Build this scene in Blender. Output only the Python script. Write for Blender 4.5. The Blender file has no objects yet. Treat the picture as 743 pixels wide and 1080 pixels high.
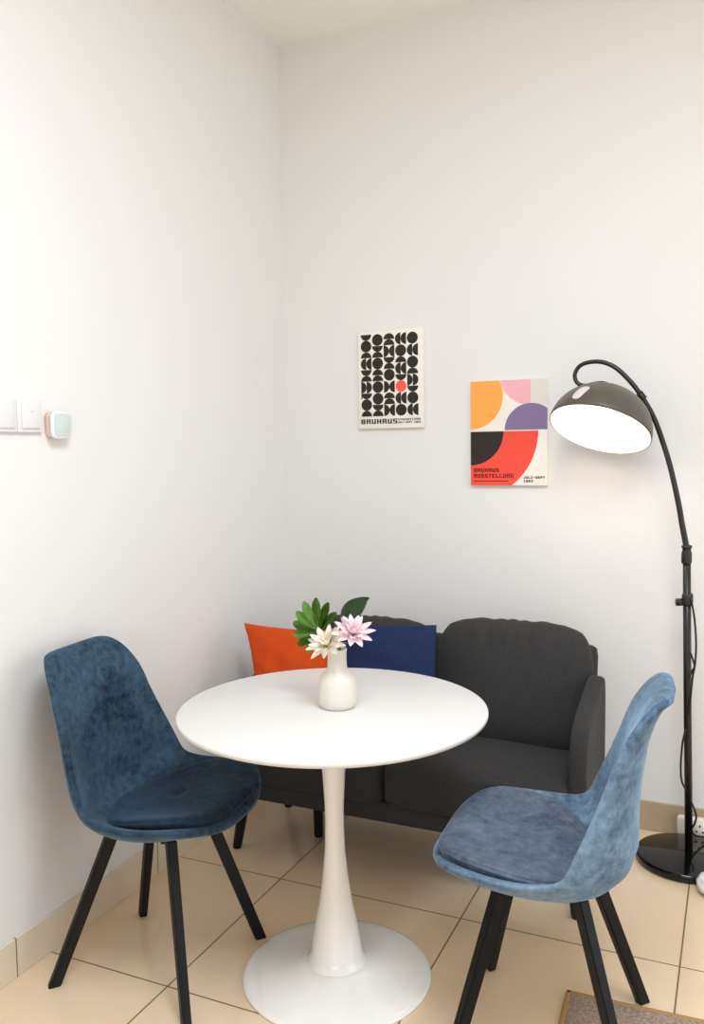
import bpy, bmesh, math, random
from mathutils import Vector, Matrix
random.seed(7)
PI = math.pi
scene = bpy.context.scene
COL = scene.collection

# ------------------------------------------------------------------ helpers
def s2l(c):
    return tuple((v/255/12.92 if v/255 <= .04045 else ((v/255+.055)/1.055)**2.4) for v in c) + (1,)

def tag(o, label=None, cat=None, group=None, kind=None):
    if label: o['label'] = label
    if cat: o['category'] = cat
    if group: o['group'] = group
    if kind: o['kind'] = kind
    return o

def empty(name, loc, rz=0, label=None, cat=None, group=None):
    o = bpy.data.objects.new(name, None); COL.objects.link(o)
    o.location = loc; o.rotation_euler = (0, 0, rz); o.empty_display_size = .05
    return tag(o, label, cat, group)

def obj(name, bm, mat, parent=None, smooth=True, loc=None, rot=None):
    bmesh.ops.recalc_face_normals(bm, faces=bm.faces[:])
    me = bpy.data.meshes.new(name); bm.to_mesh(me); bm.free()
    for p in me.polygons: p.use_smooth = smooth
    me.materials.append(mat)
    o = bpy.data.objects.new(name, me); COL.objects.link(o)
    if parent: o.parent = parent
    if loc: o.location = loc
    if rot: o.rotation_euler = rot
    return o

def struct(name, bm, mat):
    return tag(obj(name, bm, mat, smooth=False), kind='structure')

def dup(o, parent=None):
    c = o.copy(); COL.objects.link(c); c.parent = parent
    for ch in list(o.children): dup(ch, c)
    return c

def BM(): return bmesh.new()

def add_box(bm, c, s, bevel=0, seg=3, M=None):
    r = bmesh.ops.create_cube(bm, size=1)
    vs = r['verts']
    bmesh.ops.scale(bm, vec=Vector(s), verts=vs)
    if bevel > 0:
        es = list({e for v in vs for e in v.link_edges})
        rb = bmesh.ops.bevel(bm, geom=es, offset=bevel, segments=seg, affect='EDGES', profile=.5)
        vs = list({v for f in rb['faces'] for v in f.verts} | {v for v in vs if v.is_valid})
    bmesh.ops.translate(bm, vec=Vector(c), verts=vs)
    if M is not None: bmesh.ops.transform(bm, matrix=M, verts=vs)
    return vs

def bx(bm, x0, x1, y0, y1, z0, z1, bevel=0, seg=3):
    return add_box(bm, ((x0+x1)/2, (y0+y1)/2, (z0+z1)/2), (x1-x0, y1-y0, z1-z0), bevel, seg)

def lathe(bm, prof, n=64, c=(0, 0, 0)):
    """prof: list of (r, z); revolved round z, r=0 ends closed"""
    rings = []
    for r, z in prof:
        if r < 1e-6: rings.append([bm.verts.new((c[0], c[1], c[2]+z))])
        else: rings.append([bm.verts.new((c[0]+r*math.cos(2*PI*i/n), c[1]+r*math.sin(2*PI*i/n), c[2]+z)) for i in range(n)])
    for a, b in zip(rings, rings[1:]):
        for i in range(n):
            j = (i+1) % n
            if len(a) == 1 and len(b) == 1: continue
            if len(a) == 1: bm.faces.new((a[0], b[i], b[j]))
            elif len(b) == 1: bm.faces.new((a[i], a[j], b[0]))
            else: bm.faces.new((a[i], a[j], b[j], b[i]))
    return rings

def catmull(pts, k=8, closed=False):
    P = [Vector(p) for p in pts]; out = []; n = len(P)
    rng = range(n) if closed else range(n-1)
    for i in rng:
        if closed: a, b, c, d = P[i-1], P[i], P[(i+1) % n], P[(i+2) % n]
        else:
            b, c = P[i], P[i+1]
            a = P[i-1] if i else b*2-c
            d = P[i+2] if i+2 < n else c*2-b
        for j in range(k):
            t = j/k
            out.append(.5*((2*b)+(c-a)*t+(2*a-5*b+4*c-d)*t*t+(3*b-a-3*c+d)*t**3))
    if not closed: out.append(P[-1])
    return out

def tube(bm, pts, r, n=12, closed=False):
    pts = [Vector(p) for p in pts]; m = len(pts); rings = []; prev = None
    for i, p in enumerate(pts):
        if closed: t = pts[(i+1) % m]-pts[i-1]
        else: t = pts[min(i+1, m-1)]-pts[max(i-1, 0)]
        t.normalize()
        if prev is None:
            u = t.orthogonal().normalized()
        else:
            u = prev-t*prev.dot(t)
            u = u.normalized() if u.length > 1e-6 else t.orthogonal().normalized()
        prev = u; v = t.cross(u)
        rr = r(i/(m-1)) if callable(r) else r
        rings.append([bm.verts.new(p+rr*(u*math.cos(2*PI*k/n)+v*math.sin(2*PI*k/n))) for k in range(n)])
    prs = list(zip(rings, rings[1:])) + ([(rings[-1], rings[0])] if closed else [])
    for a, b in prs:
        for k in range(n):
            l = (k+1) % n
            bm.faces.new((a[k], a[l], b[l], b[k]))
    if not closed:
        bm.faces.new(rings[0]); bm.faces.new(rings[-1][::-1])
    return rings

def soft_box(bm, c, s, r, n=18, puff=(0, 0, 0), fn=None):
    """box with rounded edges of radius r and bulging faces"""
    bmesh.ops.create_cube(bm, size=2)                     # (the bmesh holds this box only)
    bmesh.ops.subdivide_edges(bm, edges=bm.edges[:], cuts=n, use_grid_fill=True)
    allv = bm.verts[:]
    hx = [v/2 for v in s]
    for v in allv:
        p = Vector([math.sin(max(-1, min(1, t))*PI/2) for t in v.co])
        u = p.copy()
        p = Vector([p[i]*hx[i] for i in range(3)])
        inn = Vector([max(-(hx[i]-r), min(hx[i]-r, p[i])) for i in range(3)])
        d = p-inn
        q2 = inn+d.normalized()*r if d.length > 1e-9 else p
        for i in range(3):
            j, k = (i+1) % 3, (i+2) % 3
            if puff[i]: q2[i] += puff[i]*(q2[i]/hx[i])*max(0, 1-u[j]**2)*max(0, 1-u[k]**2)
        if fn: q2 = fn(q2, u)
        v.co = q2+Vector(c)
    return allv

# ------------------------------------------------------------------ materials
def mat(name, rgb, rough=.6, metal=0, spec=.5, bump=None, var=None, sheen=None, emit=None, coat=0):
    m = bpy.data.materials.new(name); m.use_nodes = True
    nt = m.node_tree; b = nt.nodes['Principled BSDF']
    b.inputs['Base Color'].default_value = s2l(rgb)
    b.inputs['Roughness'].default_value = rough
    b.inputs['Metallic'].default_value = metal
    b.inputs['Specular IOR Level'].default_value = spec
    if coat: b.inputs['Coat Weight'].default_value = coat; b.inputs['Coat Roughness'].default_value = .08
    if sheen:
        b.inputs['Sheen Weight'].default_value = sheen[0]; b.inputs['Sheen Roughness'].default_value = sheen[1]
        b.inputs['Sheen Tint'].default_value = s2l(sheen[2])
    if emit: b.inputs['Emission Color'].default_value = s2l(emit[0]); b.inputs['Emission Strength'].default_value = emit[1]
    tc = nt.nodes.new('ShaderNodeTexCoord')
    if var:   # (rgb2, scale, detail, lo, hi)
        n = nt.nodes.new('ShaderNodeTexNoise'); n.inputs['Scale'].default_value = var[1]; n.inputs['Detail'].default_value = var[2]
        n.inputs['Roughness'].default_value = .6
        nt.links.new(tc.outputs['Object'], n.inputs['Vector'])
        r = nt.nodes.new('ShaderNodeValToRGB')
        r.color_ramp.elements[0].position = var[3]; r.color_ramp.elements[1].position = var[4]
        r.color_ramp.elements[0].color = s2l(rgb); r.color_ramp.elements[1].color = s2l(var[0])
        nt.links.new(n.outputs['Fac'], r.inputs['Fac']); nt.links.new(r.outputs['Color'], b.inputs['Base Color'])
    if bump:  # (scale, strength, distance)
        n2 = nt.nodes.new('ShaderNodeTexNoise'); n2.inputs['Scale'].default_value = bump[0]; n2.inputs['Detail'].default_value = 3
        nt.links.new(tc.outputs['Object'], n2.inputs['Vector'])
        bp = nt.nodes.new('ShaderNodeBump'); bp.inputs['Strength'].default_value = bump[1]; bp.inputs['Distance'].default_value = bump[2]
        nt.links.new(n2.outputs['Fac'], bp.inputs['Height']); nt.links.new(bp.outputs['Normal'], b.inputs['Normal'])
    return m

def thin(m, f):
    """lets daylight through a petal or a leaf"""
    nt = m.node_tree; b = nt.nodes['Principled BSDF']; out = nt.nodes['Material Output']
    t = nt.nodes.new('ShaderNodeBsdfTranslucent'); mx = nt.nodes.new('ShaderNodeMixShader'); mx.inputs[0].default_value = f
    src = b.inputs['Base Color'].links
    if src: nt.links.new(src[0].from_socket, t.inputs['Color'])
    else: t.inputs['Color'].default_value = b.inputs['Base Color'].default_value
    nt.links.new(b.outputs[0], mx.inputs[1]); nt.links.new(t.outputs[0], mx.inputs[2]); nt.links.new(mx.outputs[0], out.inputs['Surface'])
    return m

def velvet(name, dark, light, sheen_w, sheen_c, scale=5):
    """crushed velvet: nap patches with painted-in sheen at two scales, fine pile bump, sheen"""
    m = bpy.data.materials.new(name); m.use_nodes = True
    nt = m.node_tree; b = nt.nodes['Principled BSDF']; L = nt.links.new
    b.inputs['Roughness'].default_value = .85; b.inputs['Specular IOR Level'].default_value = .15
    b.inputs['Sheen Weight'].default_value = sheen_w; b.inputs['Sheen Roughness'].default_value = .35
    b.inputs['Sheen Tint'].default_value = s2l(sheen_c)
    tc = nt.nodes.new('ShaderNodeTexCoord')
    a = nt.nodes.new('ShaderNodeTexNoise'); a.inputs['Scale'].default_value = scale; a.inputs['Detail'].default_value = 4
    a.inputs['Roughness'].default_value = .55; a.inputs['Distortion'].default_value = .6
    c = nt.nodes.new('ShaderNodeTexNoise'); c.inputs['Scale'].default_value = 48; c.inputs['Detail'].default_value = 4
    c.inputs['Roughness'].default_value = .7
    for n in (a, c): L(tc.outputs['Object'], n.inputs['Vector'])
    mx = nt.nodes.new('ShaderNodeMath'); mx.operation = 'MULTIPLY_ADD'; mx.inputs[1].default_value = .48
    ml = nt.nodes.new('ShaderNodeMath'); ml.operation = 'MULTIPLY'; ml.inputs[1].default_value = .52
    L(a.outputs['Fac'], ml.inputs[0]); L(c.outputs['Fac'], mx.inputs[0]); L(ml.outputs[0], mx.inputs[2])
    r = nt.nodes.new('ShaderNodeValToRGB')
    r.color_ramp.elements[0].position = .36; r.color_ramp.elements[1].position = .66
    r.color_ramp.elements[0].color = s2l(dark); r.color_ramp.elements[1].color = s2l(light)
    L(mx.outputs[0], r.inputs['Fac']); L(r.outputs['Color'], b.inputs['Base Color'])
    bp = nt.nodes.new('ShaderNodeBump'); bp.inputs['Strength'].default_value = .35; bp.inputs['Distance'].default_value = .004
    L(mx.outputs[0], bp.inputs['Height']); L(bp.outputs['Normal'], b.inputs['Normal'])
    return m

def tile_mat(name, base, base2, grout, ox, oy, pitch, axes, rough, half=.0022):
    """tiles laid on a world grid; axes = coordinates the joints run on"""
    m = bpy.data.materials.new(name); m.use_nodes = True
    nt = m.node_tree; b = nt.nodes['Principled BSDF']; L = nt.links.new
    g = nt.nodes.new('ShaderNodeNewGeometry'); sp = nt.nodes.new('ShaderNodeSeparateXYZ'); L(g.outputs['Position'], sp.inputs[0])
    def M(op, a, v=None, w=None):
        n = nt.nodes.new('ShaderNodeMath'); n.operation = op
        L(a, n.inputs[0])
        if v is not None:
            if isinstance(v, (int, float)): n.inputs[1].default_value = v
            else: L(v, n.inputs[1])
        return n.outputs[0]
    ds = []
    for ax, o in zip(axes, (ox, oy)):
        t = M('ADD', sp.outputs[ax], -o+pitch/2); t = M('FLOORED_MODULO', t, pitch); t = M('SUBTRACT', t, pitch/2)
        ds.append(M('ABSOLUTE', t))
    d = ds[0] if len(ds) == 1 else M('MINIMUM', ds[0], ds[1])
    lt = M('LESS_THAN', d, half)
    nz = nt.nodes.new('ShaderNodeTexNoise'); nz.inputs['Scale'].default_value = 2.2; nz.inputs['Detail'].default_value = 5
    L(g.outputs['Position'], nz.inputs['Vector'])
    r = nt.nodes.new('ShaderNodeValToRGB'); r.color_ramp.elements[0].position = .3; r.color_ramp.elements[1].position = .7
    r.color_ramp.elements[0].color = s2l(base); r.color_ramp.elements[1].color = s2l(base2); L(nz.outputs['Fac'], r.inputs['Fac'])
    mx = nt.nodes.new('ShaderNodeMix'); mx.data_type = 'RGBA'; L(lt, mx.inputs['Factor'])
    L(r.outputs['Color'], mx.inputs['A']); mx.inputs['B'].default_value = s2l(grout); L(mx.outputs['Result'], b.inputs['Base Color'])
    mr = nt.nodes.new('ShaderNodeMath'); mr.operation = 'MULTIPLY_ADD'; L(lt, mr.inputs[0]); mr.inputs[1].default_value = .5; mr.inputs[2].default_value = rough
    L(mr.outputs[0], b.inputs['Roughness'])
    b.inputs['Specular IOR Level'].default_value = .5
    return m

MWALL = mat('wall_paint', (227, 225, 222), .75, spec=.25, bump=(220, .05, .001))
MCEIL = mat('ceiling_paint', (238, 236, 229), .85, spec=.2)
MFLOOR = tile_mat('floor_tile', (226, 200, 167), (232, 207, 175), (118, 96, 72), -1.3223, 2.324, .6, ('X', 'Y'), .12)
MBASE_L = tile_mat('baseboard_tile_lit', (216, 201, 178), (222, 208, 185), (130, 112, 90), 1.6, 0, .6, ('Y',), .3)  # same tile as the back, painted lighter where light hits it directly
MBASE_B = tile_mat('baseboard_tile_shaded', (176, 154, 124), (184, 163, 133), (130, 112, 90), -.42, 0, .6, ('X',), .3)  # same tile, with the weaker light there painted as a darker base
MFRAME = mat('window_frame_white', (235, 235, 233), .4)
MTABLE = mat('table_white_top', (216, 214, 210), .38, spec=.4)
MTABLEB = mat('table_white_lacquer', (238, 235, 228), .12, spec=.5, coat=.4)
MLEG = mat('black_metal', (9, 9, 10), .5, spec=.3, bump=(300, .05, .0005))
MVEL_L = velvet('velvet_teal_navy', (11, 25, 39), (66, 92, 113), .55, (150, 178, 200), 4.2)  # light tone holds painted haze and highlights of the velvet
MVEL_R = velvet('velvet_lit_blue', (56, 78, 98), (128, 154, 176), .5, (170, 200, 225), 6)  # like the left chair's velvet, with light and sheen painted in as paler blue
MPAD_L = velvet('velvet_seat_nap_dark', (12, 26, 38), (44, 66, 84), .45, (140, 170, 195), 4)  # same velvet as the shell, its nap shading painted darker
MPAD_R = velvet('velvet_seat_nap_grey', (54, 65, 80), (108, 119, 136), .45, (170, 188, 212), 6)  # same velvet as the shell, its nap sheen painted greyer
MSOFA = mat('sofa_charcoal_weave', (47, 46, 46), .9, spec=.15, bump=(420, .35, .0012), var=((58, 57, 56), 240, 3, .35, .65), sheen=(.15, .5, (150, 150, 150)))
MORANGE = mat('cushion_orange_fabric', (194, 68, 18), .85, spec=.15, bump=(300, .25, .001), var=((206, 78, 26), 200, 2, .35, .65))
MNAVY = mat('cushion_navy_fabric', (27, 38, 70), .85, spec=.15, bump=(300, .3, .001), var=((36, 48, 82), 240, 2, .35, .65))
MLAMP = mat('lamp_black_metal', (26, 24, 22), .35, spec=.5)
MLAMPBASE = mat('lamp_gloss_base', (10, 9, 9), .09, spec=.4)
MSHADE = mat('lamp_shade_enamel', (82, 77, 67), .38, spec=.5)
MLINING = mat('lamp_lining_white', (246, 240, 236), .55)
MBULB = mat('bulb_glow', (255, 244, 232), .4, emit=((255, 236, 226), 6))
MPALE = mat('pale_pink_grey', (214, 202, 204), .35)
MCANVAS = mat('canvas_cream', (236, 231, 220), .8, spec=.2, bump=(600, .1, .0004))
def ink(n, c): return mat('ink_'+n, c, .75, spec=.2)
IBLACK, IRED2, IORANGE = ink('black', (50, 45, 40)), ink('coral', (250, 96, 76)), ink('orange', (255, 168, 84))
IPINK, IPURPLE, ISCARLET = ink('pink', (240, 178, 186)), ink('purple', (134, 116, 152)), ink('scarlet', (236, 82, 66))
IGREY, IMAROON = ink('pale_grey', (222, 218, 206)), ink('maroon', (96, 26, 22))
MPLASTIC = mat('white_plastic', (222, 221, 220), .3)
MPLASTIC2 = mat('ivory_plastic', (236, 228, 212), .35)
MROSE = mat('rose_gold_plastic', (240, 212, 200), .3, metal=.1)
MSCREEN = mat('pale_mint_face', (196, 208, 204), .2)
MDARK = mat('socket_hole_dark', (30, 28, 26), .6)
MCORD = mat('black_cord', (20, 20, 20), .5)
MVASE = mat('ceramic_cream', (218, 213, 199), .35, spec=.45)
MLEAF = mat('leaf_green', (80, 124, 44), .5, var=((116, 160, 66), 18, 3, .35, .65))
MLEAF2 = mat('leaf_dark_green', (54, 80, 46), .5, var=((74, 102, 62), 20, 3, .35, .65))
MSTEM = mat('stem_green', (70, 100, 40), .6)
MPETW = mat('petal_white', (252, 247, 236), .6)
MPETP = mat('petal_pink', (254, 238, 242), .6, var=((255, 248, 248), 14, 2, .35, .65))
for _m in (MPETW, MPETP): thin(_m, .25)
for _m in (MLEAF, MLEAF2): thin(_m, .25)
MYEL = mat('stamen_yellow', (236, 208, 120), .7, bump=(300, .5, .002))
MRUG = mat('rug_pile', (150, 128, 112), .95, spec=.1, bump=(260, .9, .006), var=((196, 176, 160), 130, 4, .35, .68))
MBIND = mat('rug_binding', (176, 136, 92), .85, spec=.1, bump=(300, .4, .001))
MBAG = mat('white_bag_film', (244, 243, 240), .35)

# ------------------------------------------------------------------ setting
XL, YB, ZC = -1.7184, 3.1449, 2.9778
XR, YF = 3.3, -2.3
b = BM(); bx(b, XL-.1, XR+.1, YF-.1, YB+.1, -.1, 0); struct('floor', b, MFLOOR)
b = BM(); bx(b, XL-.1, XR+.1, YF-.1, YB+.1, ZC, ZC+.1); struct('ceiling', b, MCEIL)
b = BM(); bx(b, XL-.1, XL, YF-.1, YB+.1, 0, ZC); struct('wall_left', b, MWALL)
b = BM(); bx(b, XL, XR, YB, YB+.1, 0, ZC); struct('wall_back', b, MWALL)
FX0, FX1 = -.5, 1.7
b = BM(); bx(b, XL, FX0, YF-.1, YF, 0, ZC); bx(b, FX1, XR, YF-.1, YF, 0, ZC); bx(b, FX0, FX1, YF-.1, YF, 0, .5); bx(b, FX0, FX1, YF-.1, YF, 1.95, ZC); struct('wall_front', b, MWALL)
WY0, WY1, WZ0, WZ1 = .1, 3.0, .2, 2.3
b = BM()
bx(b, XR, XR+.1, YF-.1, WY0, 0, ZC); bx(b, XR, XR+.1, WY1, YB+.1, 0, ZC)
bx(b, XR, XR+.1, WY0, WY1, 0, WZ0); bx(b, XR, XR+.1, WY0, WY1, WZ1, ZC)
struct('wall_right', b, MWALL)
b = BM()
for y in (WY0, (WY0+WY1)/2-.025, WY1-.05): bx(b, XR+.02, XR+.08, y, y+.05, WZ0, WZ1, .004)
for z in (WZ0, WZ1-.05): bx(b, XR+.02, XR+.08, WY0, WY1, z, z+.05, .004)
struct('window_1', b, MFRAME)
b = BM()
for x in (FX0, (FX0+FX1)/2-.025, FX1-.05): bx(b, x, x+.05, YF-.08, YF-.02, .5, 1.95, .004)
for z in (.5, 1.9): bx(b, FX0, FX1, YF-.08, YF-.02, z, z+.05, .004)
struct('added_window', b, MFRAME)  # unseen opening behind the camera, added for the frontal fill
b = BM(); bx(b, XL, XL+.009, YF, YB, 0, .1065, .002, 2); struct('baseboard_left', b, MBASE_L)
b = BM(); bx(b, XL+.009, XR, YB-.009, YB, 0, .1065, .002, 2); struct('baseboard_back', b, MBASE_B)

# ------------------------------------------------------------------ chairs
def resample(prof, n):
    pts = catmull([(p[0], 0, p[1]) for p in prof], 16)
    L = [0]
    for a, c in zip(pts, pts[1:]): L.append(L[-1]+(c-a).length)
    P, D = [], []
    for i in range(n):
        t = .5-.5*math.cos(PI*i/(n-1)); t = .55*t+.45*i/(n-1)
        d = t*L[-1]; k = 0
        while k < len(L)-2 and L[k+1] < d: k += 1
        f = (d-L[k])/(L[k+1]-L[k]); P.append(pts[k].lerp(pts[k+1], max(0, min(1, f)))); D.append(d)
    return [(P[i], (P[min(i+1, n-1)]-P[max(i-1, 0)]).normalized(), D[i], L[-1]) for i in range(n)]

def lerp_tab(tab, x):
    if x <= tab[0][0]: return tab[0][1]
    for (a, va), (c, vc) in zip(tab, tab[1:]):
        if x <= c:
            f = (x-a)/(c-a); f = f*f*(3-2*f); return va+(vc-va)*f
    return tab[-1][1]

SEATPROF = [(.2420, .4485), (.2199, .4463), (.1690, .4391), (.0935, .4237), (-.0014, .4095), (-.0853, .4127), (-.1461, .4423), (-.1799, .4875), (-.1847, .5657), (-.1935, .6576), (-.2139, .7554), (-.2491, .8311), (-.2815, .8486)]
CURL = [(0, .0486), (.2, .0497), (.40, .0692), (.52, .1009), (.7, .0667), (.85, .0488), (1, .0378)]
SEATZ = [(p.x, p.z) for p in catmull([(x, 0, z) for x, z in SEATPROF], 16) if p.z < .47][::-1]
def seat_z(x):
    if x <= SEATZ[0][0]: return SEATZ[0][1]
    for (a, za), (c, zc) in zip(SEATZ, SEATZ[1:]):
        if x <= c: return za+(zc-za)*(x-a)/(c-a)
    return SEATZ[-1][1]
def shell_bm():
    bm = BM(); st = resample(SEATPROF, 70); N = 44; rings = []
    T = st[-1][3]
    W = [(0, .1994), (.10, .2444), (.24, .2591), (.42, .2395), (.60, .2346), (.8, .1985), (1, .1572)]
    TH = [(0, .0147), (.3, .0219), (.5, .0274), (.75, .0231), (1, .0130)]
    for p, tg, d, _ in st:
        t = d/T
        w = lerp_tab(W, t)
        ef, eb = d, T-d                         # distance to the front and the top edge
        if ef < .13: w *= (1-(1-ef/.13)**2.6)**(1/2.6)
        if eb < .085: w *= (1-(1-eb/.085)**2.8)**(1/2.8)
        h = lerp_tab(TH, t)
        e = min(ef, eb)
        if e < .022: h *= math.sqrt(max(0, 1-(1-e/.022)**2))
        w = max(w, .0005); h = max(h, .0003)
        nrm = Vector((tg.z, 0, -tg.x))
        curl = lerp_tab(CURL, t)
        ring = []
        for k in range(N):
            a = 2*PI*k/N; ca, sa = math.cos(a), math.sin(a)
            y = w*math.copysign(abs(ca)**.55, ca); hh = h*math.copysign(abs(sa)**.8, sa)
            v = abs(y)/.235
            ring.append(bm.verts.new(p+Vector((0, y, 0))+nrm*(hh+curl*v**2.6)))
        rings.append(ring)
    lo_, hi_ = 16, 52                      # ease the raised sides through the bend between seat and back
    for it in range(26):
        new = {}
        for i in range(lo_, hi_):
            e = min(1, (i-lo_+1)/6, (hi_-i)/6)*.5
            for k in range(N):
                wv = min(1, abs(rings[i][k].co.y)/.19)**4*e
                new[i, k] = rings[i][k].co.lerp((rings[i-1][k].co+rings[i+1][k].co)/2, wv)
        for (i, k), c in new.items(): rings[i][k].co = c
    for a, c in zip(rings, rings[1:]):
        for k in range(N):
            l = (k+1) % N; bm.faces.new((a[k], a[l], c[l], c[k]))
    bm.faces.new(rings[0]); bm.faces.new(rings[-1][::-1])
    return bm

def seat_pad(bm):
    """padded seat: rounded outline lying in the shell, softly domed; returns its rim for the piping"""
    NR, NA = 14, 80; rim = []; X0 = .043
    def outline(a):
        ca, sa = math.cos(a), math.sin(a)
        n = 2.8 if ca > 0 else 2.8+.7*max(-1, ca)
        r = (abs(ca)**n+abs(sa)**n)**(-1/n)
        x, y = r*ca*(.181 if ca > 0 else .160), r*sa*.216
        y *= 1-.17*max(0, -x/.174)**1.5
        return x+X0, y
    def base(x, y):
        return seat_z(x)+.0225+.056*(abs(y)/.235)**2.6
    def surf(x, y, s):
        return base(x, y)*(.45+.55*s*s)+(.55-.55*s*s)*(base(X0, 0)+.012)+.026*(max(0, 1-s**4))**.6
    top = [[bm.verts.new((X0, 0, surf(X0, 0, 0)))]]
    for i in range(1, NR+1):
        s = math.sin(i/NR*PI/2); ring = []
        for k in range(NA):
            x, y = outline(2*PI*k/NA); x = X0+(x-X0)*s; y *= s
            ring.append(bm.verts.new((x, y, surf(x, y, s)+.009)))
        top.append(ring)
    for i in range(NR):
        a, c = top[i], top[i+1]
        for k in range(NA):
            l = (k+1) % NA
            if len(a) == 1: bm.faces.new((a[0], c[k], c[l]))
            else: bm.faces.new((a[k], c[k], c[l], a[l]))
    low = [bm.verts.new(v.co-Vector((0, 0, .026))) for v in top[-1]]
    for k in range(NA):
        l = (k+1) % NA; bm.faces.new((top[-1][k], low[k], low[l], top[-1][l]))
    bm.faces.new(low[::-1])
    return [v.co+Vector((0, 0, -.008)) for v in top[-1]]

FEET = {(1, 1): (.1757, .2081), (1, -1): (.1757, -.2081), (-1, 1): (-.2087, .1925), (-1, -1): (-.2087, -.1925)}
def leg_bm(sx, sy, foot, z0=0.0):
    bm = BM()
    t = Vector((.075 if sx > 0 else -.090, .090*sy, .406)); f = Vector((foot[0], foot[1], z0))
    t = t.lerp(f, .02)
    ang = math.atan2(sy, sx)
    u = Vector((math.cos(ang), math.sin(ang), 0)); v = Vector((-u.y, u.x, 0))
    vs = []
    for c, hu, hv in ((f, .0155, .0105), (t, .0165, .0125)):
        vs.append([bm.verts.new(c+u*a*hu+v*d*hv) for a, d in ((1, 1), (-1, 1), (-1, -1), (1, -1))])
    for k in range(4):
        l = (k+1) % 4; bm.faces.new((vs[0][k], vs[0][l], vs[1][l], vs[1][k]))
    bm.faces.new(vs[0]); bm.faces.new(vs[1])
    bmesh.ops.bevel(bm, geom=bm.edges[:], offset=.002, segments=2, affect='EDGES')
    return bm

def make_chair(loc, rz, vel, padm, label, group, feet={}, lift=()):
    t = empty('dining_chair', loc, rz, label, 'chair', group)
    obj('seat_shell', shell_bm(), vel, t)
    pad = BM(); rim = seat_pad(pad)
    cu = obj('seat_cushion', pad, padm, t)
    pb = BM(); tube(pb, rim, .0042, 8, True); obj('piping', pb, padm, cu)
    fb = BM()
    for a in (math.atan2(.098, .085), -math.atan2(.098, .085)): add_box(fb, (0, 0, .382), (.20, .030, .012), .002, 2, Matrix.Translation((-.01, 0, 0)) @ Matrix.Rotation(a, 4, 'Z'))
    obj('under_frame', fb, MLEG, t)
    M0 = Matrix.Rotation(-rz, 3, 'Z')
    for sx in (1, -1):
        for sy in (1, -1):
            f = FEET[sx, sy]
            if (sx, sy) in feet:
                w = M0 @ Vector((feet[sx, sy][0]-loc[0], feet[sx, sy][1]-loc[1], 0)); f = (w.x, w.y)
            obj('leg', leg_bm(sx, sy, f, .0075 if (sx, sy) in lift else 0), MLEG, t, smooth=False)
    return t
make_chair((-1.379, 1.804, 0), .092, MVEL_L, MPAD_L, 'dark teal-navy velvet dining chair with black legs against the left wall', 'velvet dining chairs at the round table',
           {(-1, -1): (-1.594, 1.610), (-1, 1): (-1.599, 1.978), (1, 1): (-1.213, 2.010)})
make_chair((-.398, 1.917, 0), 3.196, MVEL_R, MPAD_R, 'blue velvet dining chair with its lit nap painted lighter, standing partly on the small rug', 'velvet dining chairs at the round table',
           {(1, -1): (-0.581, 2.123), (-1, -1): (-0.196, 2.135)}, lift=((-1, 1),))

# ------------------------------------------------------------------ table
TX, TY, TZ = -.942, 1.943, .715
tb = empty('pedestal_table', (TX, TY, 0), 0, 'round white pedestal table with trumpet-shaped stem and disc foot', 'table')
b = BM(); lathe(b, [(0, .713-.022), (.345, .713-.022), (.370, .6945), (.385, .699), (.392, .7025), (.3948, .706), (.3952, .7105), (.3945, .7135), (.392, .715), (0, .715)], 128)
obj('tabletop', b, MTABLE, tb)
b = BM(); lathe(b, [(0, .690), (.10, .690), (.10, .684), (.058, .677), (.043, .662), (.0365, .62), (.0295, .54), (.0250, .46), (.0243, .41), (.0265, .34), (.0330, .27), (.0430, .20), (.0535, .15), (.0605, .11), (.0655, .07), (.070, .054), (.080, .042)], 72)
obj('stem', b, MTABLEB, tb)
b = BM(); lathe(b, [(0, .05), (.07, .046), (.09, .036), (.115, .029), (.15, .024), (.20, .018), (.235, .013), (.245, .009), (.2465, .005), (.245, 0), (0, 0)], 128)
obj('foot_disc', b, MTABLEB, tb)

# ------------------------------------------------------------------ sofa
sf = empty('sofa', (-1.0, 2.70, 0), 0, 'small charcoal fabric two-seat sofa along the back wall', 'sofa')
SO = Vector((-1.0, 2.70, 0))
def so(name, bm, m=MSOFA, parent=sf, smooth=True):
    if parent is sf: bmesh.ops.translate(bm, vec=-SO, verts=bm.verts[:])
    else: bmesh.ops.translate(bm, vec=-SO, verts=bm.verts[:])
    return obj(name, bm, m, parent, smooth)
SX0, SX1 = -1.543, -.380
b = BM(); soft_box(b, ((SX0+SX1)/2, 2.645, .235), (SX1-SX0-.02, .47, .07), .02, 10); so('base_frame', b)
for x0, x1 in ((SX0+.045, -1.0035), (-.9985, SX1-.045)):
    b = BM()
    def f(p, u):
        p.z += .006*math.sin(9*p.x+2)*max(0, u.z); return p
    soft_box(b, ((x0+x1)/2, 2.62, .332), (x1-x0, .45, .150), .035, 22, (0, .008, .012), f); so('seat_cushion', b)
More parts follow.
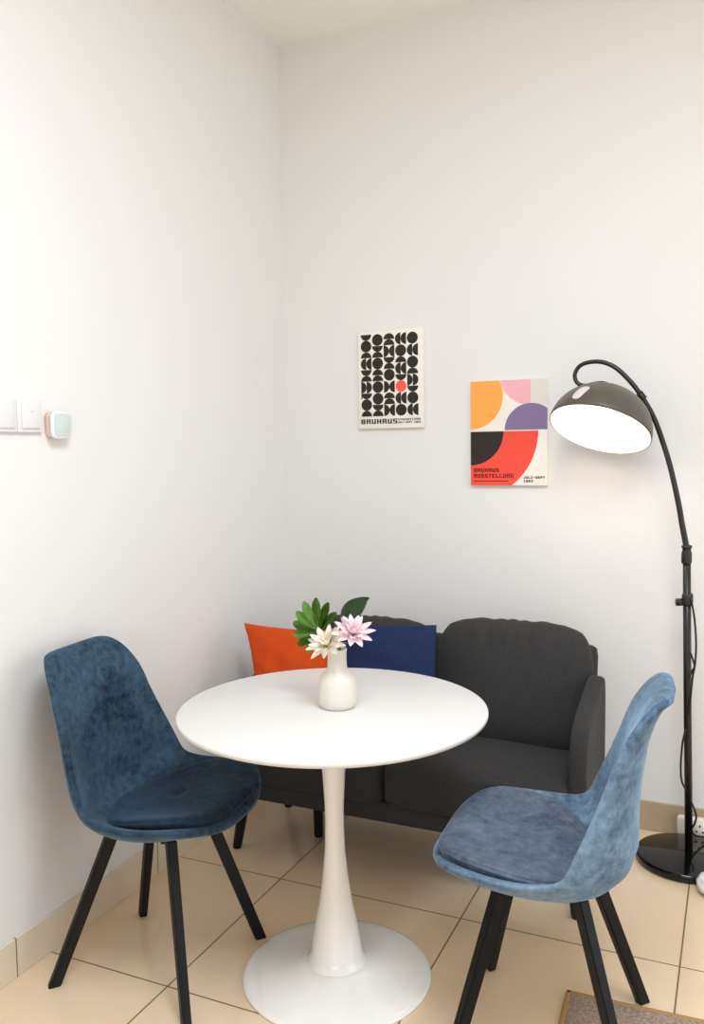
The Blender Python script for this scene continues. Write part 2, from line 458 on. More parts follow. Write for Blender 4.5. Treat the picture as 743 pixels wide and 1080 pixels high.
def back_cushion_bm(W, H, T, i):
    bm = BM(); n, m = 72, 48; g = {}
    for side in (1, -1):
        for a in range(n+1):
            for c in range(m+1):
                u = math.sin((a/n-.5)*PI); v = math.sin((c/m-.5)*PI)
                edge = a in (0, n) or c in (0, m)
                if edge and side == -1: g[side, a, c] = g[1, a, c]; continue
                x = u*W/2*math.sqrt(1-.27*v**4)*(1-.015*v)+.0; z = v*H/2*math.sqrt(1-.25*u**4)
                t = T/2*(max(0, (1-abs(u)**3.2)*(1-abs(v)**3.2)))**.5
                gx = math.sin(x*118+1.5*math.sin(x*27)+i*2)*.6+math.sin(x*53+2*i)*.4
                if side == 1: t += .0085*gx*math.exp(-((v-.80)/.22)**2)*(1-abs(u)**4)*(1-abs(v)**6)   # gathers under the top seam
                z += .003*gx*max(0, v)**8*(1-u*u)
                g[side, a, c] = bm.verts.new((x, -side*t if not edge else 0, z))
    for side in (1, -1):
        for a in range(n):
            for c in range(m):
                q = [g[side, a, c], g[side, a+1, c], g[side, a+1, c+1], g[side, a, c+1]]
                bm.faces.new(q if side == 1 else q[::-1])
    return bm
for i, (x0, x1, dz) in enumerate(((SX0+.075, -.945, -.026), (-.955, SX1-.038, -.004))):
    b = back_cushion_bm(x1-x0, .435, .19, i)
    bmesh.ops.rotate(b, cent=(0, 0, -.2), matrix=Matrix.Rotation(math.radians(-13), 3, 'X'), verts=b.verts[:])
    bmesh.ops.translate(b, vec=((x0+x1)/2, 2.745, .586+dz), verts=b.verts[:])
    so('back_cushion', b)
b = BM(); soft_box(b, (0, 0, 0), (SX1-SX0-.10, .06, .48), .028, 10)
bmesh.ops.rotate(b, cent=(0, 0, -.25), matrix=Matrix.Rotation(math.radians(-13), 3, 'X'), verts=b.verts[:])
bmesh.ops.translate(b, vec=((SX0+SX1)/2, 2.865, .465), verts=b.verts[:]); so('back_frame', b)
def arm_outline():
    # side view (y, z): front edge rises, top slopes up towards the back
    pts = [(2.43, .215), (2.415, .30), (2.412, .40), (2.418, .49), (2.435, .535), (2.47, .568), (2.54, .592), (2.63, .616), (2.72, .638), (2.775, .640), (2.80, .60), (2.80, .42), (2.795, .215)]
    return [(p.y, p.z) for p in catmull([(0, y, z) for y, z in pts], 6)]
for x0, x1 in ((SX0, SX0+.05), (SX1-.05, SX1)):
    b = BM(); ol = arm_outline(); n = len(ol)
    cy = sum(p[0] for p in ol)/n; cz = sum(p[1] for p in ol)/n
    rings = []
    for x, s in ((x0+.001, .88), (x0, .92), (x0+.002, .962), (x0+.009, .988), (x0+.02, 1), (x1-.02, 1), (x1-.009, .988), (x1-.002, .962), (x1, .92), (x1-.001, .88)):
        k = 1-s
        rings.append([b.verts.new((x, y+(cy-y)*k*.9, z+(cz-z)*k*.9)) for y, z in ol])
    for r0, r1 in zip(rings, rings[1:]):
        for k in range(n):
            l = (k+1) % n; b.faces.new((r0[k], r0[l], r1[l], r1[k]))
    b.faces.new(rings[0]); b.faces.new(rings[-1][::-1])
    so('armrest', b)
for lx, spl in ((-1.527, -.042), (-.430, .018)):
    for ly in (2.458, 2.83):
        b = BM(); lathe(b, [(0, 0), (.014, 0), (.016, .01), (.021, .2), (.021, .212), (0, .212)], 20, (lx, ly, 0))
        for v in b.verts: v.co.x += spl*(1-v.co.z/.212)                      # slightly splayed
        so('leg', b, MLEG)
b = BM(); lathe(b, [(0, 0), (.014, 0), (.016, .01), (.019, .2), (.019, .212), (0, .212)], 20, (-1.345, 2.643, 0)); so('support_leg', b, MLEG)

# ------------------------------------------------------------------ throw pillows
def pillow_bm(W, H, T, pinch=.05, taper=0, wr=.003, seed=0, pinch_top=None):
    pinch_top = pinch if pinch_top is None else pinch_top
    bm = BM(); n = 36; g = {}
    for side in (1, -1):
        for i in range(n+1):
            for j in range(n+1):
                u = math.sin((i/n-.5)*PI); v = math.sin((j/n-.5)*PI)
                edge = i in (0, n) or j in (0, n)
                if edge and side == -1: g[side, i, j] = g[1, i, j]; continue
                x = u*W/2*(1-pinch*(1-v*v))*(1+taper*v)
                y = v*H/2*(1-pinch_top*(1-u*u))
                t = T/2*(max(0, (1-u*u)*(1-v*v)))**.42
                t += wr*math.sin(8*u+5*v+seed)*math.cos(6*v-3*u+seed)*(1-u*u)*(1-v*v)*2
                t += wr*1.4*math.exp(-((u+.75)/.3)**2)*math.sin(v*24+seed)*(1-v*v)*(1-u*u)
                g[side, i, j] = bm.verts.new((x, side*-t if not edge else 0, y))
    for side in (1, -1):
        for i in range(n):
            for j in range(n):
                q = [g[side, i, j], g[side, i+1, j], g[side, i+1, j+1], g[side, i, j+1]]
                bm.faces.new(q if side == 1 else q[::-1])
    return bm
def pillow(name, c, W, H, T, rx, ry, rz, m, label, **kw):
    o = obj(name, pillow_bm(W, H, T, **kw), m)
    o.location = c; o.rotation_euler = (math.radians(rx), math.radians(ry), math.radians(rz))
    return tag(o, label, 'cushion', 'throw pillows on the sofa')
pillow('throw_pillow', (-1.392, 2.535, .592), .372, .36, .11, -13, -4, -14, MORANGE, 'burnt orange throw pillow at the left end of the sofa', pinch=.16, pinch_top=.06, taper=.31, seed=1)
pillow('throw_pillow', (-1.060, 2.576, .609), .36, .37, .11, -13, -3, 2, MNAVY, 'navy blue throw pillow leaning on the sofa behind the vase', pinch=.025, seed=4)

# ------------------------------------------------------------------ vase and flowers
VX, VY = -.931, 1.951
va = empty('vase', (VX, VY, TZ), 0, 'small cream ceramic bottle vase on the white table', 'vase')
b = BM(); lathe(b, [(0, 0), (.040, 0), (.045, .003), (.0482, .012), (.0490, .03), (.0488, .05), (.0478, .066), (.0445, .078), (.037, .089), (.0285, .096), (.0250, .104), (.024, .125), (.0243, .142), (.0255, .149), (.0250, .1515), (.0225, .150), (.021, .142), (.021, .105), (.030, .08), (.043, .06), (.045, .02), (.038, .008), (0, .008)], 40)
for v in b.verts:
    r = math.hypot(v.co.x, v.co.y)
    if r > .03 and v.co.z > .01:
        a = math.atan2(v.co.y, v.co.x); k = 1+.018*abs(math.sin(a*5)); v.co.x *= k; v.co.y *= k
obj('body', b, MVASE, va)

def petal_bm(L, W, cup, curl):
    bm = BM(); n, m = 10, 6; g = []
    for i in range(n+1):
        s = i/n; w = W*math.sin(PI*min(1, s*.93+.05))**.75*(1-.25*s)*(1 if s < .97 else .5)
        row = []
        for j in range(m+1):
            q = j/m*2-1
            row.append(bm.verts.new((s*L, q*w/2, cup*L*(s*s)*.55+curl*L*s**4+ .35*(q*q)*w*(.4+.6*(1-s)))))
        g.append(row)
    for i in range(n):
        for j in range(m): bm.faces.new((g[i][j], g[i+1][j], g[i+1][j+1], g[i][j+1]))
    bmesh.ops.solidify(bm, geom=bm.faces[:], thickness=.0008)
    return bm

def flower(name, c, axis, L, m, label, base, centre=True):
    t = empty(name, c, 0, label, 'flower', 'artificial flowers in the vase')
    Q = Vector(axis).to_track_quat('Z', 'Y')
    protos = []
    first = True
    for (cnt, elev, sc, off, cup, curl) in ((10, 6, 1.0, 0, .42, -.10), (9, 28, .90, .45, .40, -.05), (7, 54, .72, .2, .3, 0)):
        p0 = None
        for k in range(cnt):
            if p0 is None: p0 = obj('petal', petal_bm(L*sc, L*.40*sc, cup, curl), m, t); p = p0
            else: p = p0.copy(); COL.objects.link(p); p.parent = t
            R = Matrix.Rotation(2*PI*(k+off)/cnt+random.uniform(-.1, .1), 3, 'Z') @ Matrix.Rotation(-math.radians(elev+random.uniform(-5, 5)), 3, 'Y')
            p.rotation_mode = 'QUATERNION'; p.rotation_quaternion = Q @ R.to_quaternion()
            p.location = Q @ Vector((0, 0, .003))
    if centre:
        b = BM(); lathe(b, [(0, 0), (.005, .001), (.0065, .006), (.005, .011), (0, .013)], 16)
        for k in range(26):
            a = k*2.4; r = .0075+.004*random.random()
            tube(b, [(0.004*math.cos(a), .004*math.sin(a), .003), (r*math.cos(a), r*math.sin(a), .014+.006*random.random())], .0007, 5)
        o = obj('stamen', b, MYEL, t); o.rotation_mode = 'QUATERNION'; o.rotation_quaternion = Q
    b = BM(); e = Vector(base)-Vector(c); ax = Vector(axis).normalized()
    k = Vector((VX, VY, TZ+.153))-Vector(c); k += Vector((-k.x, -k.y, 0)).normalized()*.010
    tube(b, catmull([(0, 0, 0), -ax*.012+k*.25, k, e], 6), .0022, 8)
    obj('stem', b, MSTEM, t)
    return t
flower('white_flower', (-.936, 1.911, .881), (-.05, -.66, .75), .058, MPETW, 'white many-petalled flower with yellow centre low in the vase', (VX-.004, VY-.004, TZ+.03))
flower('pink_flower', (-.874, 1.927, .909), (.28, -.48, .83), .058, MPETP, 'pale pink flower on the right of the vase', (VX+.008, VY, TZ+.03), False)

def leaflet_bm(L, W, droop):
    bm = BM(); n, m = 10, 4; g = []
    for i in range(n+1):
        s = i/n; w = W*(math.sin(PI*min(1, .06+s*.925))**.48)*(.30+.70*min(1, s*1.25)); row = []
        for j in range(m+1):
            q = j/m*2-1
            row.append(bm.verts.new((s*L, q*w/2, -droop*L*s*s+.18*w*abs(q))))
        g.append(row)
    for i in range(n):
        for j in range(m): bm.faces.new((g[i][j], g[i+1][j], g[i+1][j+1], g[i][j+1]))
    bmesh.ops.solidify(bm, geom=bm.faces[:], thickness=.0008)
    return bm
lf = empty('lobed_leaf', (-.985, 1.965, .905), 0, 'bright green many-lobed leaf on the left of the vase', 'leaf', 'artificial leaves in the vase')
QL = Vector((-.12, -.9, .35)).to_track_quat('Z', 'Y')
lp = None
for k, (deg, sc) in enumerate(((72, .97), (97, 1.05), (122, 1.06), (146, 1.0), (168, .98), (190, .98), (212, .95), (236, .88), (48, .85), (262, .8))):
    if lp is None: lp = obj('leaflet', leaflet_bm(.082, .031, .1), MLEAF, lf); p = lp
    else: p = lp.copy(); COL.objects.link(p); p.parent = lf
    a = math.radians(deg)
    d = Vector((math.cos(a), -.25*math.sin(a)*0-.10, math.sin(a))).normalized()
    nn = Vector((-.1, -1, .25)); nn = (nn-d*nn.dot(d)).normalized(); y = nn.cross(d)
    p.rotation_mode = 'QUATERNION'; p.rotation_quaternion = Matrix((d, y, nn)).transposed().to_quaternion(); p.scale = (sc, sc, sc)
b = BM(); tube(b, catmull([(0, 0, 0), (.016, -.004, -.016), (VX+.985-.010, VY-1.965+.004, TZ+.150-.905), (VX+.985, VY-1.965-.006, TZ+.03-.905)], 6), .002, 8); obj('stem', b, MSTEM, lf)
dl = empty('broad_leaf', (-.925, 1.985, .930), 0, 'dark green broad leaf behind the pink flower', 'leaf', 'artificial leaves in the vase')
b = BM(); n, m = 14, 8; g = []
for i in range(n+1):
    s = i/n; w = .056*math.sin(PI*min(1, .03+.96*s**.85))**.8
    g.append([b.verts.new((s*.088, (j/m*2-1)*w/2, -.02*s*s+.012*abs(j/m*2-1))) for j in range(m+1)])
for i in range(n):
    for j in range(m): b.faces.new((g[i][j], g[i+1][j], g[i+1][j+1], g[i][j+1]))
bmesh.ops.solidify(b, geom=b.faces[:], thickness=.0008)
o = obj('blade', b, MLEAF2, dl)
d = Vector((.62, .1, .70)).normalized(); nn = Vector((-.2, -1, .3)); nn = (nn-d*nn.dot(d)).normalized(); y = nn.cross(d)
o.rotation_mode = 'QUATERNION'; o.rotation_quaternion = Matrix((d, y, nn)).transposed().to_quaternion()
b = BM(); tube(b, catmull([(0, 0, 0), (-.003, -.012, -.03), (VX+.925+.004, VY-1.985+.012, TZ+.150-.930), (VX+.925, VY-1.985, TZ+.03-.930)], 6), .002, 8); obj('stem', b, MSTEM, dl)

# ------------------------------------------------------------------ arc lamp
LX, LY = -.137, 2.975
la = empty('arc_floor_lamp', (LX, LY, 0), 0, 'black arc floor lamp with lit dome shade and round base', 'floor lamp')
LO = Vector((LX, LY, 0))
def lo(name, bm, m, parent=la, smooth=True):
    bmesh.ops.translate(bm, vec=-LO, verts=bm.verts[:]); return obj(name, bm, m, parent, smooth)
b = BM(); lathe(b, [(0, 0), (.150, 0), (.156, .004), (.157, .02), (.155, .026), (.150, .028), (0, .028)], 96, (-.142, 2.941, 0)); lo('base', b, MLAMPBASE)
b = BM(); tube(b, [(-.134, 2.985, .026), (-.145, 2.975, .55), (-.1535, 2.97, 1.04)], .0125, 20); lo('pole', b, MLAMP)
b = BM()
lathe(b, [(0, 0), (.014, 0), (.0165, .006), (.0165, .035), (.0135, .044), (.0135, .05), (.0165, .053), (.0165, .059), (.010, .062), (0, .062)], 24, (-.1535, 2.97, .985)); lo('collar', b, MLAMP)
b = BM()
add_box(b, (-.149, 2.972, .868), (.034, .034, .040), .006, 2)
tube(b, [(-.152, 2.968, .860), (-.168, 2.960, .860)], .007, 12); tube(b, [(-.166, 2.961, .860), (-.182, 2.954, .860)], .0125, 14); lo('clamp_knob', b, MLAMP)
ARC = [(-.1535, 2.97, 1.035), (-.168, 2.97, 1.11), (-.181, 2.97, 1.184), (-.205, 2.97, 1.292), (-.229, 2.97, 1.375), (-.259, 2.97, 1.459), (-.298, 2.97, 1.531), (-.335, 2.97, 1.582), (-.380, 2.97, 1.627), (-.423, 2.97, 1.648), (-.466, 2.97, 1.650), (-.497, 2.97, 1.639), (-.513, 2.97, 1.612), (-.505, 2.968, 1.584), (-.480, 2.968, 1.573), (-.447, 2.968, 1.578), (-.418, 2.966, 1.578), (-.392, 2.962, 1.566)]
b = BM(); tube(b, catmull(ARC, 6), lambda s: .0098-.0028*min(1, s*1.6), 14); lo('arm', b, MLAMP)
b = BM(); tube(b, [(-.290, 2.968, 1.521), (-.306, 2.968, 1.543)], .0115, 14); lo('cord_clip', b, MLAMP)
# dome shade: opening centre, axis and radius
SC = Vector((-.4191, 2.890, 1.4227)); SN = Vector((-.1882, -.4436, -.8762)).normalized(); SR = .1655; SH = .150
QS = (-SN).to_track_quat('Z', 'Y').to_matrix().to_4x4(); MS = Matrix.Translation(SC) @ QS
def dome(R, H, n=20): return [(R*math.cos(PI/2*i/n), H*math.sin(PI/2*i/n)) for i in range(n+1)]
b = BM(); prof = dome(SR, SH); prof[-1] = (0, SH)
lathe(b, [(SR-.003, .0005)] + prof, 80); b.transform(MS); lo('lamp_shade', b, MSHADE)
b = BM(); prof = dome(SR-.003, SH-.003); prof[-1] = (0, SH-.003)
lathe(b, prof, 80); b.transform(MS); lo('shade_lining', b, MLINING)
b = BM(); lathe(b, [(0, .140), (.020, .140), (.021, .11), (.019, .095), (0, .095)], 24); b.transform(MS); lo('bulb_socket', b, MLINING)
b = BM(); lathe(b, [(.013, .098), (.016, .088), (.026, .07), (.031, .052), (.029, .036), (.019, .024), (0, .019)], 28); b.transform(MS); lo('bulb', b, MBULB)
b = BM(); tube(b, [SC-SN*(SH-.004), SC-SN*(SH+.012)], .016, 18); lo('shade_joint', b, MLAMP)
# pale raised patch on the dome's upper left, following the dome
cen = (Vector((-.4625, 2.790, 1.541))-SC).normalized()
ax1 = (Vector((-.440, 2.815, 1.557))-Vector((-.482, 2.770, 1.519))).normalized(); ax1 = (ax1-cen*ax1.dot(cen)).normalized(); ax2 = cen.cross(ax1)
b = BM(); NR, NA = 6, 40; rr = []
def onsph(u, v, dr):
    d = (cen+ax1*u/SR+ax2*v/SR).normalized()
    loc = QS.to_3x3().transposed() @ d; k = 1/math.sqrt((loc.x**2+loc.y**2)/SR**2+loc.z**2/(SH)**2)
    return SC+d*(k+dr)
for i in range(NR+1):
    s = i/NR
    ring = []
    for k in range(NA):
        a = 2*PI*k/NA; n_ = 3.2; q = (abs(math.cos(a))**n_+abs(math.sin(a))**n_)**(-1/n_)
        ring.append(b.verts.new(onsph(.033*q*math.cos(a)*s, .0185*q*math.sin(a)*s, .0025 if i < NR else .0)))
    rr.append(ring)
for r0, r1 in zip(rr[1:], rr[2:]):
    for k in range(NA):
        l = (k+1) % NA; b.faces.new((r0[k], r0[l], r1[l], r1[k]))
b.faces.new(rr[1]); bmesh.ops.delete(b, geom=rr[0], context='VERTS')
lo('pale_patch', b, MPALE)
for pts in ([(-.138, 2.955, .873), (-.127, 2.95, .818), (-.120, 2.95, .735), (-.122, 2.95, .663), (-.129, 2.952, .615), (-.134, 2.955, .552), (-.138, 2.96, .49)],
            [(-.138, 2.955, .700), (-.128, 2.95, .673), (-.124, 2.95, .653), (-.131, 2.951, .637), (-.138, 2.955, .615)],
            [(-.148, 2.957, .44), (-.156, 2.95, .40), (-.160, 2.95, .35), (-.161, 2.95, .304), (-.157, 2.95, .266), (-.145, 2.957, .236)],
            [(-.130, 2.965, .20), (-.117, 2.965, .170), (-.112, 2.97, .144), (-.117, 2.98, .117), (-.126, 2.99, .09), (-.115, 3.02, .06), (-.085, 3.07, .036), (-.04, 3.085, .012), (.03, 3.06, .006)]):
    b = BM(); tube(b, catmull(pts, 8), .0032, 8); lo('power_cord', b, MCORD)

# ------------------------------------------------------------------ posters
F5 = {'A': '111101111101101', 'B': '111101111101111', 'C': '111100100100111', 'D': '110101101101110', 'E': '111100110100111', 'G': '111100101101111', 'H': '101101111101101',
      'I': '111010010010111', 'J': '001001001101111', 'L': '100100100100111', 'N': '111101101101101', 'O': '111101101101111', 'P': '111101111100100', 'S': '111100111001111',
      'T': '111010010010010', 'U': '101101101101111', 'X': '101101010101101', 'Y': '101101010010010', '1': '110010010010111', '2': '111001111100111', '3': '111001011001111', '9': '111101111001111', '-': '000000111000000', ' ': '0'*15}
def flat(bm, poly, y):           # poly in (x, z); y = surface height in front of the canvas
    a = 0
    for (x0, z0), (x1, z1) in zip(poly, poly[1:]+poly[:1]): a += x0*z1-x1*z0
    if a > 0: poly = poly[::-1]
    f = [bm.verts.new((x, y, z)) for x, z in poly]; k = [bm.verts.new((x, 0, z)) for x, z in poly]
    bm.faces.new(f); n = len(poly)
    for i in range(n): j = (i+1) % n; bm.faces.new((f[i], k[i], k[j], f[j]))
def letters(bm, s, x, ztop, width, h, y):
    n = len(s); pitch = width/(n-.25); cw = pitch*.78/3; ch = h/5
    for i, c in enumerate(s):
        for r in range(5):
            row = F5[c][r*3:r*3+3]; k = 0
            while k < 3:
                if row[k] == '1':
                    e = k
                    while e < 2 and row[e+1] == '1': e += 1
                    x0 = x+i*pitch+k*cw; x1 = x+i*pitch+(e+1)*cw
                    flat(bm, [(x0, ztop-r*ch), (x1, ztop-r*ch), (x1, ztop-(r+1)*ch-.00002), (x0, ztop-(r+1)*ch-.00002)], y); k = e+1
                else: k += 1
def clip(poly, x0, x1, z0, z1):
    for ax, lim, sg in ((0, x0, 1), (0, x1, -1), (1, z0, 1), (1, z1, -1)):
        out = []
        for p, q in zip(poly, poly[1:]+poly[:1]):
            a, c = sg*(p[ax]-lim), sg*(q[ax]-lim)
            if a >= 0: out.append(p)
            if (a >= 0) != (c >= 0):
                t = a/(a-c); out.append((p[0]+(q[0]-p[0])*t, p[1]+(q[1]-p[1])*t))
        poly = out
        if not poly: break
    return poly
def disc(cx, cz, r, a0=0, a1=360, n=48):
    return [(cx+r*math.cos(math.radians(a0+(a1-a0)*i/n)), cz+r*math.sin(math.radians(a0+(a1-a0)*i/n))) for i in range(n+(0 if a1-a0 >= 360 else 1))]
DEP = .016
def canvas(loc, W, H, label, name='wall_canvas'):
    t = empty(name, loc, 0, label, 'wall art')
    b = BM(); add_box(b, (W/2, DEP/2, H/2), (W, DEP, H), .0015, 2); obj('canvas', b, MCANVAS, t)
    return t
def inkobj(name, bm, m, t): return obj(name, bm, m, t, smooth=False)

# left: black circles and half circles with one coral dot
W, H = .2715, .378
p1 = canvas((-1.3805, YB-DEP-.001, 1.451), W, H, 'cream canvas print with black circle pattern and one coral dot')
U = .3185/14; PX = .0483; D = .0226; ztop = H-.0125; xc0 = .0128+D
cols = ['bCdVbdVD', 'CbdCddCCbd'.replace('V', ''), 'ddXbdCXddX', 'LCdLbRLC', 'CLCdJbCL']
# C circle, d dome, b bowl, L two left halves, J two right halves, X right half then left half, V left half then left half, D two right halves, R coral circle
cols = ['bCdLbdJbCd', 'CbdCddCCbd', 'ddXbdCXddX', 'LCdLbRLC', 'CLCdJbCL']
bk = BM(); rd = BM()
for ci, s in enumerate(cols):
    xc = xc0+ci*PX; z = ztop
    for ch in s:
        if ch in 'CR': flat(rd if ch == 'R' else bk, disc(xc, z-U, U*.985), -.0008); z -= 2*U
        elif ch == 'd': flat(bk, disc(xc, z-U*.98, U*.985, 0, 180, 24), -.0008); z -= U
        elif ch == 'b': flat(bk, disc(xc, z-U*.02, U*.985, 180, 360, 24), -.0008); z -= U
        else:
            r = U*.985; zc = z-U
            Lh = lambda x: flat(bk, disc(x, zc, r, 90, 270, 24), -.0008)
            Rh = lambda x: flat(bk, disc(x, zc, r, -90, 90, 24), -.0008)
            if ch == 'L': Lh(xc-.0006); Lh(xc+r)
            if ch == 'J': Rh(xc-r); Rh(xc+.0006)
            if ch == 'X': Rh(xc-r); Lh(xc+r)
            z -= 2*U
# straight edge joining the stacked halves low in the first column
flat(bk, [(xc0-U*.985, ztop-11*U), (xc0-U*.985+.004, ztop-11*U), (xc0-U*.985+.004, ztop-8*U), (xc0-U*.985, ztop-8*U)][::-1], -.0007)
inkobj('black_pattern', bk, IBLACK, p1); tag(inkobj('coral_dot', rd, IRED2, p1), 'coral red dot')
tb1 = BM(); letters(tb1, 'BAUHAUS', .011, .0365, .152, .0185, -.0008); inkobj('title_lettering', tb1, IBLACK, p1)
tb2 = BM(); letters(tb2, 'EXHIBITION', .1665, .0365, .0925, .0070, -.0008); letters(tb2, 'JULY-SEPT 1923', .1665, .0255, .0925, .0070, -.0008); inkobj('small_lettering', tb2, IBLACK, p1)

# right: orange, pink, purple, black and red curved shapes
W, H = .286, .386
p2 = canvas((-.9225, YB-DEP-.001, 1.2295), W, H, 'canvas print with orange, pink, purple, black and red curves beside the lamp')
zz = lambda v: H*(1-v)
def shape(name, poly, m, y=-.0006):
    bm = BM(); flat(bm, poly, y); return inkobj(name, bm, m, p2)
shape('grey_panel', [(W*.795, H), (W, H), (W, zz(.28)), (W*.795, zz(.28))], IGREY, -.0004)
shape('orange_shape', clip(disc(0, zz(.144), .428*W), 0, W, 0, H), IORANGE)
shape('pink_shape', clip(disc(.79*W, zz(-.06), .405*W), 0, .79*W, 0, H), IPINK, -.0005)
shape('purple_shape', clip(disc(.79*W, zz(.472), .338*W), 0, W, zz(.472), H), IPURPLE)
shape('red_shape', clip(disc(0, zz(.482), .885*W, n=96), 0, W, 0, zz(.482)), ISCARLET, -.0005)
shape('black_shape', clip(disc(0, zz(.482), .437*W), 0, W, 0, zz(.482)), IBLACK, -.0009)
t1 = BM(); letters(t1, 'BAUHAUS', .012, zz(.835), .095, .0138, -.001); letters(t1, 'AUSSTELLUNG', .012, zz(.888), .150, .0142, -.001)
for k in range(28): flat(t1, [(.012+k*.0047, .0175), (.0155+k*.0047, .0175), (.0155+k*.0047, .0145), (.012+k*.0047, .0145)], -.001)
inkobj('title_lettering', t1, IMAROON, p2)
t2 = BM(); letters(t2, 'JULI-SEPT', .199, zz(.912), .078, .0085, -.001); letters(t2, '1923', .199, zz(.946), .034, .0085, -.001); inkobj('date_lettering', t2, IBLACK, p2)

# ------------------------------------------------------------------ switches and chime on the left wall
def switch(yc, label, led):
    t = empty('light_switch', (XL, yc, 1.472), 0, label, 'light switch', 'light switches on the left wall')
    b = BM(); add_box(b, (.0055, 0, 0), (.011, .0865, .0865), .003, 3); obj('plate', b, MPLASTIC, t)
    b = BM(); add_box(b, (.0125, .000, 0), (.006, .062, .066), .002, 2); r = obj('rocker', b, MPLASTIC, t)
    if led:
        b = BM(); add_box(b, (.0158, .002, .012), (.001, .006, .006), .0004, 1); obj('indicator', b, MPALE, r)
    return t
switch(1.7245, 'white wall switch with small indicator, between chime and picture edge', True)
switch(1.6365, 'plain white wall switch cut off by the left picture edge', False)
dv = empty('door_chime', (XL, 1.820, 1.450), 0, 'white rounded square device with rose-gold rim on left wall', 'door chime')
def rsq(bm, x0, x1, w, h, r, bev):
    pts = []
    for cx, cz, a0 in ((w/2-r, h/2-r, 0), (-w/2+r, h/2-r, 90), (-w/2+r, -h/2+r, 180), (w/2-r, -h/2+r, 270)):
        for i in range(9):
            a = math.radians(a0+90*i/8); pts.append((cx+r*math.cos(a), cz+r*math.sin(a)))
    rings = []
    for x, s in ((x0, 1), (x1-bev, 1), (x1-bev*.3, 1-bev*.6/w), (x1, 1-bev*2/w)):
        rings.append([bm.verts.new((x, y*s, z*s)) for y, z in pts])
    n = len(pts)
    for a, c in zip(rings, rings[1:]):
        for k in range(n): l = (k+1) % n; bm.faces.new((a[k], a[l], c[l], c[k]))
    bm.faces.new(rings[0]); bm.faces.new(rings[-1][::-1])
b = BM(); rsq(b, -.001, .022, .070, .070, .018, .002); obj('back_case', b, MROSE, dv)
b = BM(); rsq(b, .021, .031, .077, .077, .020, .004); obj('front_cover', b, MPLASTIC, dv)
b = BM(); rsq(b, .0308, .0318, .062, .062, .015, .0005); obj('face_panel', b, MSCREEN, dv)

# ------------------------------------------------------------------ power strip, bag, rug
ps = empty('power_strip', (-.02, YB-.026, 0), 0, 'cream multi-socket power strip on the floor by the skirting', 'power strip')
b = BM(); add_box(b, (0, 0, .041), (.32, .030, .082), .010, 3); obj('housing', b, MPLASTIC2, ps)
for k in range(3):
    xk = -.085+k*.085
    b = BM(); add_box(b, (xk, -.0155, .046), (.052, .002, .05), .0008, 1); pl = obj('socket', b, MPLASTIC2, ps)
    b = BM()
    add_box(b, (xk, -.0166, .058), (.005, .0015, .009)); add_box(b, (xk-.011, -.0166, .038), (.008, .0015, .005)); add_box(b, (xk+.011, -.0166, .038), (.008, .0015, .005))
    obj('socket_holes', b, MDARK, pl)
b = BM(); bmesh.ops.create_icosphere(b, subdivisions=4, radius=1)
for v in b.verts:
    a = math.atan2(v.co.y, v.co.x); n1 = math.sin(7*a+3*v.co.z*3)*.5+math.sin(5*v.co.z*2.2+4*a)*.5+math.sin(11*v.co.x+6*v.co.y)*.35
    k = 1+.07*n1
    v.co = Vector((v.co.x*k*.062, v.co.y*k*.055, max(-.9, v.co.z*k)*.036+.0324))
o = tag(obj('crumpled_bag', b, MBAG), 'crumpled white bag on the floor at the right picture edge', 'bag'); o.location = (-.038, 2.752, 0)
rg = empty('rug', (0, 0, 0), 0, 'small brown mottled rug with tan binding under the right chair', 'rug')
RX0, RX1, RY0, RY1 = -.378, .42, 1.55, 2.103
b = BM(); bx(b, RX0+.012, RX1-.012, RY0+.012, RY1-.012, 0, .0065, .002, 2); obj('pile', b, MRUG, rg)
b = BM()
for a in ((RX0, RX1, RY1-.013, RY1), (RX0, RX1, RY0, RY0+.013), (RX0, RX0+.013, RY0, RY1), (RX1-.013, RX1, RY0, RY1)): bx(b, *a, 0, .0075, .003, 2)
obj('binding', b, MBIND, rg)
rg.location = (-.376, 2.102, 0); rg.rotation_euler = (0, 0, math.radians(2.2))
for ch in rg.children: ch.location = (.378, -2.103, 0)

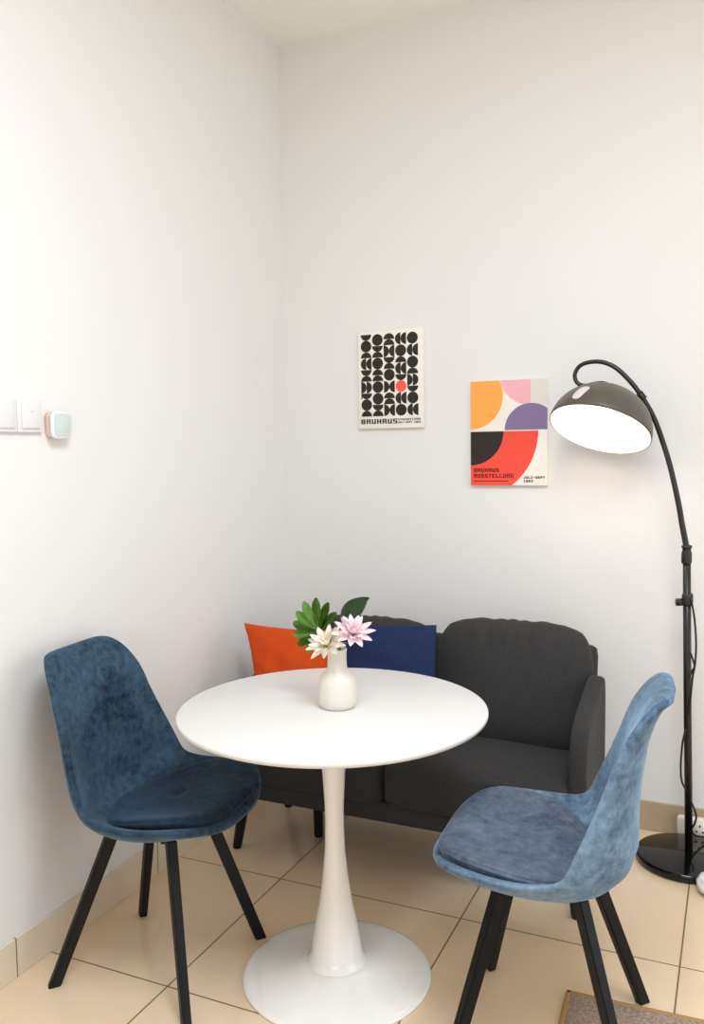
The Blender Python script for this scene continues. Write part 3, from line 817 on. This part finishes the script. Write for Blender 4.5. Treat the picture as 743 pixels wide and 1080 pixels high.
# ------------------------------------------------------------------ light
def area(name, loc, rot, sx, sy, power, col):
    L = bpy.data.lights.new(name, 'AREA'); L.shape = 'RECTANGLE'; L.size = sx; L.size_y = sy; L.energy = power; L.color = col
    o = bpy.data.objects.new(name, L); COL.objects.link(o); o.location = loc; o.rotation_euler = rot; return o
area('window_daylight', (XR+.01, (WY0+WY1)/2, (WZ0+WZ1)/2), (0, math.radians(90), 0), WZ1-WZ0, WY1-WY0, 35, (.765, .868, 1))
area('front_fill', ((FX0+FX1)/2, YF-.01, 1.225), (math.radians(90), 0, 0), FX1-FX0, 1.45, 22, (.765, .868, 1))  # added fill from behind the camera, brightens the back wall
area('ceiling_light', (.1, .75, ZC-.02), (0, 0, 0), 1.0, 1.0, 76, (.80, .89, 1))
pl = bpy.data.lights.new('bulb_light', 'POINT'); pl.energy = 1.3; pl.color = (1, .9, .8); pl.shadow_soft_size = .045
o = bpy.data.objects.new('bulb_light', pl); COL.objects.link(o); o.location = SC+SN*.01
w = bpy.data.worlds.new('sky'); scene.world = w; w.use_nodes = True
w.node_tree.nodes['Background'].inputs[0].default_value = (.9, .95, 1, 1); w.node_tree.nodes['Background'].inputs[1].default_value = 1.0

# ------------------------------------------------------------------ camera
cd = bpy.data.cameras.new('camera'); cam = bpy.data.objects.new('camera', cd); COL.objects.link(cam)
yaw, pit, rol = .425073, .0744744, .014519
Fv = Vector((-math.sin(yaw)*math.cos(pit), math.cos(yaw)*math.cos(pit), -math.sin(pit)))
rt = Vector((math.cos(yaw), math.sin(yaw), 0)); dn = Fv.cross(rt)
Rv = math.cos(rol)*rt+math.sin(rol)*dn; Dv = math.cos(rol)*dn-math.sin(rol)*rt
M = Matrix((Rv, -Dv, -Fv)).transposed().to_4x4(); M.translation = Vector((0, 0, 1.376214)); cam.matrix_world = M
cd.sensor_fit = 'VERTICAL'; cd.sensor_height = 24; cd.lens = 905.8425*24/1080; cd.clip_start = .05
scene.camera = cam
vs = scene.view_settings
vs.view_transform = 'Standard'; vs.look = 'None'; vs.gamma = 1; vs.use_curve_mapping = False; vs.exposure = -.05
scene.cycles.max_bounces = 14; scene.cycles.diffuse_bounces = 9
